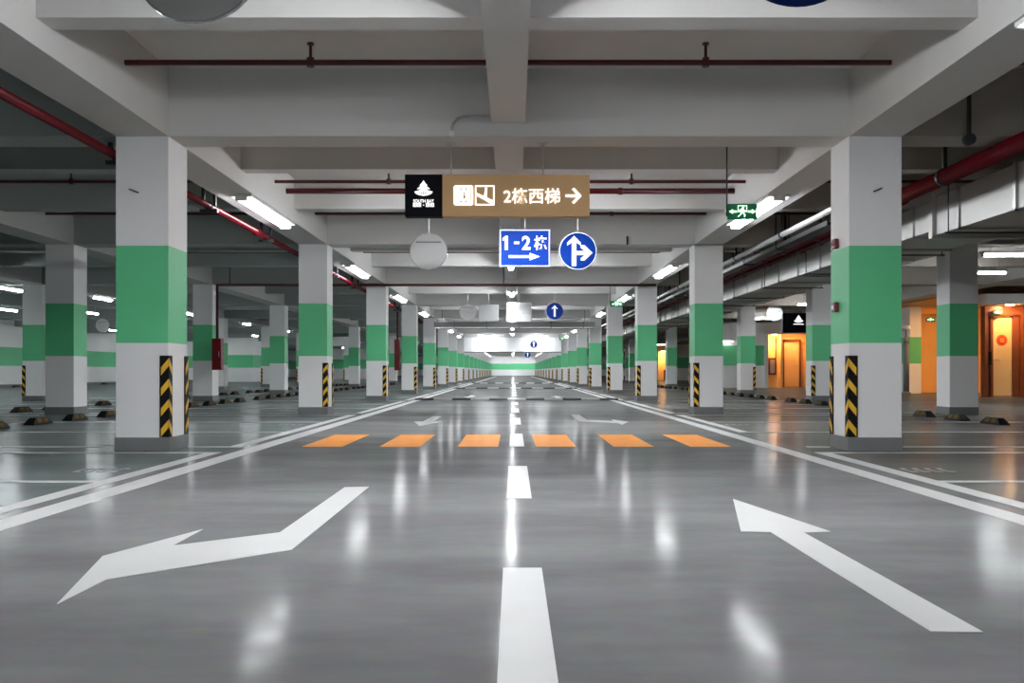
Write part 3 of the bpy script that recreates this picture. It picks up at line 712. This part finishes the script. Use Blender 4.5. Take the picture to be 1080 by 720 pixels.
def rect_back(px0, px1, py0, py1, Y, label, mat):
    x0, z1 = xz(px0, py0, Y); x1, z0 = xz(px1, py1, Y); c = (x0 + x1) / 2
    t = thing('sign_back', label, 'hanging sign', (c, Y, z0))
    MB().poly_wall(rrect(x0 - c, x1 - c, 0, z1 - z0, 0.03), 0, 0.012).build('sign_plate', M[mat], t)
    MB().box(x0 - c + 0.05, x1 - c - 0.05, -0.02, 0, (z1 - z0) * 0.42, (z1 - z0) * 0.42 + 0.03).build('stiffener', M['alu_dark'], t)
    MB().cyl((0, 0.02, (z1 - z0) * .6), (0, 0.02, ZS - z0), 0.012, 8).build('hanger_rod', M['lightrod'], t)
rect_back(505, 526, 321, 338.5, 28.75, 'grey rectangular sign back, between two other distant sign backs', 'alu_dark')
rect_back(534, 560.5, 319, 339, 28.7, 'bright aluminium rectangular sign back near the centre of the lane', 'alu')

# exit signs
def exit_sign(px, py, w, hgt, Y, label, rod_side=-1, rod_top=ZC, hung=True):
    cx, cz = xz(px, py, Y)
    t = thing('exit_sign', label, 'exit sign', (cx, Y, cz))
    bd = MB().box(-w / 2, w / 2, 0, 0.03, -hgt / 2, hgt / 2, bev=0.003).build('housing', M['exit_green'], t)
    b = MB(); u = hgt
    for s in (-1, 1):   # double arrow
        b.poly_wall([(s * 0.88 * u, 0), (s * 0.62 * u, 0.15 * u), (s * 0.62 * u, 0.06 * u), (s * 0.36 * u, 0.06 * u), (s * 0.36 * u, -0.06 * u), (s * 0.62 * u, -0.06 * u), (s * 0.62 * u, -0.15 * u)], -0.003, 0)
    b.frame(-0.30 * u, 0.30 * u, -0.02 * u, 0.40 * u, 0.04 * u, -0.003, 0)          # door
    b.disc(0.05 * u, 0.26 * u, 0.065 * u, -0.003, 0, 12)                           # running figure
    b.poly_wall([(-0.10 * u, 0.19 * u), (0.08 * u, 0.17 * u), (0.04 * u, -0.08 * u), (-0.09 * u, -0.06 * u)], -0.003, 0)
    b.poly_wall([(0.06 * u, 0.15 * u), (0.22 * u, 0.06 * u), (0.19 * u, 0.02 * u), (0.05 * u, 0.09 * u)], -0.003, 0)
    b.poly_wall([(-0.08 * u, 0.17 * u), (-0.24 * u, 0.06 * u), (-0.21 * u, 0.02 * u), (-0.06 * u, 0.10 * u)], -0.003, 0)
    b.poly_wall([(-0.02 * u, -0.06 * u), (0.05 * u, -0.06 * u), (0.20 * u, -0.20 * u), (0.16 * u, -0.36 * u), (0.11 * u, -0.34 * u), (0.12 * u, -0.22 * u)], -0.003, 0)
    b.poly_wall([(-0.09 * u, -0.05 * u), (0.0, -0.06 * u), (-0.12 * u, -0.24 * u), (-0.28 * u, -0.36 * u), (-0.31 * u, -0.31 * u), (-0.18 * u, -0.22 * u)], -0.003, 0)
    b.build('pictogram', M['exit_white'], bd)
    if hung:
        x = rod_side * (w / 2 + 0.006)
        MB().cyl((x, 0.015, -hgt * 0.3), (x, 0.015, rod_top - cz), 0.009, 8).build('hanger_rod', M['rod'], t)
    return t
e = exit_sign(783, 223, 0.335, 0.175, 10.45, 'green lit exit sign hanging at right of lane near the beam light', rod_top=ZC)
exit_sign(650.5, 320.5, 0.36, 0.17, 26.9, 'small green lit exit sign hanging before the fourth right pillar')
exit_sign(593, 357, 0.34, 0.16, 56.0, 'tiny green lit exit sign at right end of white overhead panel')

# ------------------------------------------------------------------ lobbies on the right
def wall(name, x0, x1, y0, y1, z0, z1, mat): return struct(MB().box(x0, x1, y0, y1, z0, z1).build(name, M[mat]))
# lobby with the honey-coloured door
band_wall('wall_right_lobby', 15.12, X1, 26.5, 26.7, ZB)
wall('wall_right_return', 15.12, 15.3, 26.7, 27.7, 0, ZB, 'orangewall')
wall('wall_right_partition', 12.9, 13.93, 27.5, 27.68, 0, ZB, 'orangewall')
wall('trim_1', 13.7, 15.12, 26.5, 27.5, 2.72, ZB, 'paint')
wall('wall_lobby_side', 16.6, 16.8, 27.7, 33.2, 0, ZB, 'orangewall')
wall('wall_lobby_back', 14.2, 16.6, 33.0, 33.2, 0, ZB, 'orangewall')
band_wall('wall_lobby_pier', 13.82, 14.22, 32.0, 33.2, ZB)
wall('trim_2', 14.22, 16.6, 32.4, 32.6, 2.80, ZB, 'orangewall')
t = MB()
b = MB(); Yd = 27.25
b.box(13.95, 14.05, Yd - 0.1, Yd + 0.15, 0, 2.70); b.box(15.0, 15.12, Yd - 0.1, Yd + 0.15, 0, 2.70); b.box(14.05, 15.0, Yd - 0.1, Yd + 0.15, 2.42, 2.70)
b.box(14.14, 14.22, Yd - 0.05, Yd + 0.1, 0, 2.42); b.box(14.80, 15.0, Yd - 0.05, Yd + 0.1, 0, 2.42)
d = struct(b.build('door_1', M['wood']))
MB().box(14.22, 14.80, Yd, Yd + 0.05, 0.05, 2.38, bev=0.006).build('door_leaf', M['doorleaf'], d)
MB().box(14.05, 14.14, Yd + 0.02, Yd + 0.06, 0.0, 2.42).build('side_panel', M['darkbrown'], d)
MB().box(14.27, 14.42, Yd - 0.06, Yd - 0.04, 1.08, 1.11).cyl((14.28, Yd, 1.095), (14.28, Yd - 0.05, 1.095), 0.012, 8).build('door_handle', M['steel'], d)
MB().box(14.06, 14.13, Yd - 0.12, Yd - 0.05, 0.95, 1.35).build('card_reader', M['black'], d)
t = thing('door_charm', 'round red paper charm with gold 福 on the honey-coloured door', 'door decoration', (14.5, Yd, 1.69))
MB().disc(0, 0, 0.165, -0.006, 0, 32).build('paper_disc', M['redpaper'], t)
MB().ring(0, 0, 0.135, 0.148, -0.009, -0.006, 32).build('ring', M['goldpaper'], t)
text_mesh('lettering', '福', 0.15, 0.15, 0.003, M['goldpaper'], 0, 0, -0.009, t, 0.01)
exit_sign(1052.5, 329.3, 0.28, 0.12, 27.05, 'green lit exit sign above the honey-coloured door', hung=False)
exit_sign(981.5, 337, 0.30, 0.14, 32.3, 'green lit exit sign in the amber opening left of the shaded pillar', hung=False)
def downlight(x, y, z, r, label):
    t = thing('downlight', label, 'ceiling light', (x, y, z), 'warm downlights of the lobbies')
    MB().cyl((0, 0, -0.02), (0, 0, 0), r + 0.03, 20).build('rim', M['housing'], t)
    MB().cyl((0, 0, -0.03), (0, 0, -0.02), r, 20).build('diffuser', M['warm'], t)
downlight(14.5, 26.8, 2.72, 0.10, 'warm downlight in front of the honey-coloured door')
downlight(15.1, 30.2, ZB, 0.16, 'warm downlight inside the amber opening left of the shaded pillar')
wall('ceiling', 13.0, 16.6, 27.7, 33.0, ZB, ZB + 0.1, 'orangewall')
# tall capped post
t = thing('capped_post', 'tall slim grey post with white cap beside the amber opening at right', 'post', (13.35, 31.2, 0))
b = MB(); b.cyl((0, 0, 0), (0, 0, 0.06), 0.16, 20).cyl((0, 0, 0.06), (0, 0, 1.72), 0.10, 16).cyl((0, 0, 1.72), (0, 0, 1.92), 0.10, 16, r1=0.045).cyl((0, 0, 1.92), (0, 0, 2.18), 0.035, 12)
b.build('post_body', M['greycloth'], t)
MB().cyl((0, 0, 2.18), (0, 0, 2.32), 0.15, 20, r1=0.12).build('cap', M['signwhite'], t)
# amber lobby with hose cabinet
band_wall('wall_right_block', 9.0, 11.62, 42.5, 47.0, ZB)
wall('wall_amber_back', 11.62, 12.5, 43.4, 43.6, 0, ZB, 'orangewall')
wall('wall_amber_side', 12.5, 12.6, 42.9, 43.6, 0, ZB, 'orangewall')
wall('wall_amber_end', 12.6, 14.4, 44.4, 44.6, 0, ZB, 'orangewall')
wall('wall_amber_right', 14.2, 14.4, 42.5, 44.4, 0, ZB, 'orangewall')
wall('trim_3', 11.62, 14.4, 42.5, 42.7, 2.50, ZB, 'paint')
wall('trim_4', 11.62, 11.78, 42.42, 42.5, 0, 2.5, 'paint')
d = struct(MB().box(12.95, 13.02, 44.1, 44.3, 0, 2.3).box(13.75, 13.82, 44.1, 44.3, 0, 2.3).box(13.02, 13.75, 44.1, 44.3, 2.22, 2.3).build('door_2', M['wood']))
MB().box(13.02, 13.75, 44.2, 44.25, 0.02, 2.22).build('door_leaf', M['doorleaf'], d)
MB().box(13.55, 13.68, 44.15, 44.17, 1.0, 1.03).build('door_handle', M['steel'], d)
t = thing('hose_cabinet', 'red hose cabinet on the amber wall of the distant right lobby', 'fire cabinet', (12.12, 43.4, 0.6))
MB().box(-0.24, 0.24, -0.14, 0, 0, 0.8, bev=0.008).build('cabinet_body', M['redbox'], t)
MB().box(-0.02, 0.20, -0.152, -0.14, 0.08, 0.72).build('cabinet_window', M['steel'], t)
MB().cyl((0.27, -0.06, 0.0), (0.27, -0.06, 1.75), 0.03, 10).build('riser_pipe', M['redbox'], t)
downlight(12.2, 42.9, 2.5, 0.12, 'warm downlight over the hose cabinet of the amber lobby')
downlight(13.4, 43.5, 2.7, 0.10, 'warm downlight over the inner door of the amber lobby')
wall('ceiling', 11.62, 14.2, 42.7, 44.4, 2.7, 2.8, 'orangewall')
# black logo sign
t = thing('logo_sign', 'black hanging light box with white pine logo before the amber lobby', 'hanging sign', (11.4, 37.2, 2.33))
MB().box(-0.48, 0.48, 0, 0.12, 0, 0.80, bev=0.006).build('sign_box', M['ink'], t)
b = MB(); pine(b, 0.16, 0.42, 0.30, -0.006, 0); b.box(-0.05, 0.36, -0.006, 0, 0.33, 0.36)
b.build('logo', M['glow'], t)
for x in (-0.4, 0.4): MB().cyl((x, 0.06, 0.8), (x, 0.06, ZC - 2.33), 0.01, 8).build('hanger_rod', M['rod'], t)
# distant closing wall at right with a lit niche
band_wall('wall_right_end', 9.5, 12.3, 78, 78.2)
band_wall('wall_right_end', 13.3, X1, 78, 78.2)
wall('wall_right_niche', 12.3, 13.3, 79.2, 79.4, 0, ZB, 'orangewall')
downlight(12.8, 78.6, 2.5, 0.16, 'distant warm downlight in a niche at the end of right bays')
tag(MB().box(12.95, 13.2, 78.9, 79.15, 0.0, 0.9, bev=0.01).build('hose_cabinet', M['redbox']), 'tiny red cabinet standing in the distant warm-lit niche', 'fire cabinet')

# ------------------------------------------------------------------ world, camera, view
w = bpy.data.worlds.new('World'); S.world = w; w.use_nodes = True
w.node_tree.nodes['Background'].inputs['Color'].default_value = (0.02, 0.02, 0.02, 1)
w.node_tree.nodes['Background'].inputs['Strength'].default_value = 0.3
cam = bpy.data.cameras.new('camera'); co = bpy.data.objects.new('camera', cam); C.objects.link(co)
co.location = (0, 0, CAM_Z); co.rotation_euler = (PI / 2, 0, 0)
cam.sensor_width = 36; cam.lens = 968 / 1080 * 36
cam.shift_x = -1.5 / 1080; cam.shift_y = 31.5 / 1080
cam.clip_start = 0.05; cam.clip_end = 400
S.camera = co
S.view_settings.view_transform = 'Standard'; S.view_settings.look = 'None'
S.view_settings.exposure = 1.65; S.view_settings.gamma = 1.0; S.view_settings.use_curve_mapping = False
cy = S.cycles
cy.use_denoising = True
cy.max_bounces = 8; cy.diffuse_bounces = 5; cy.glossy_bounces = 4
cy.sample_clamp_indirect = 8
cy.use_light_tree = True
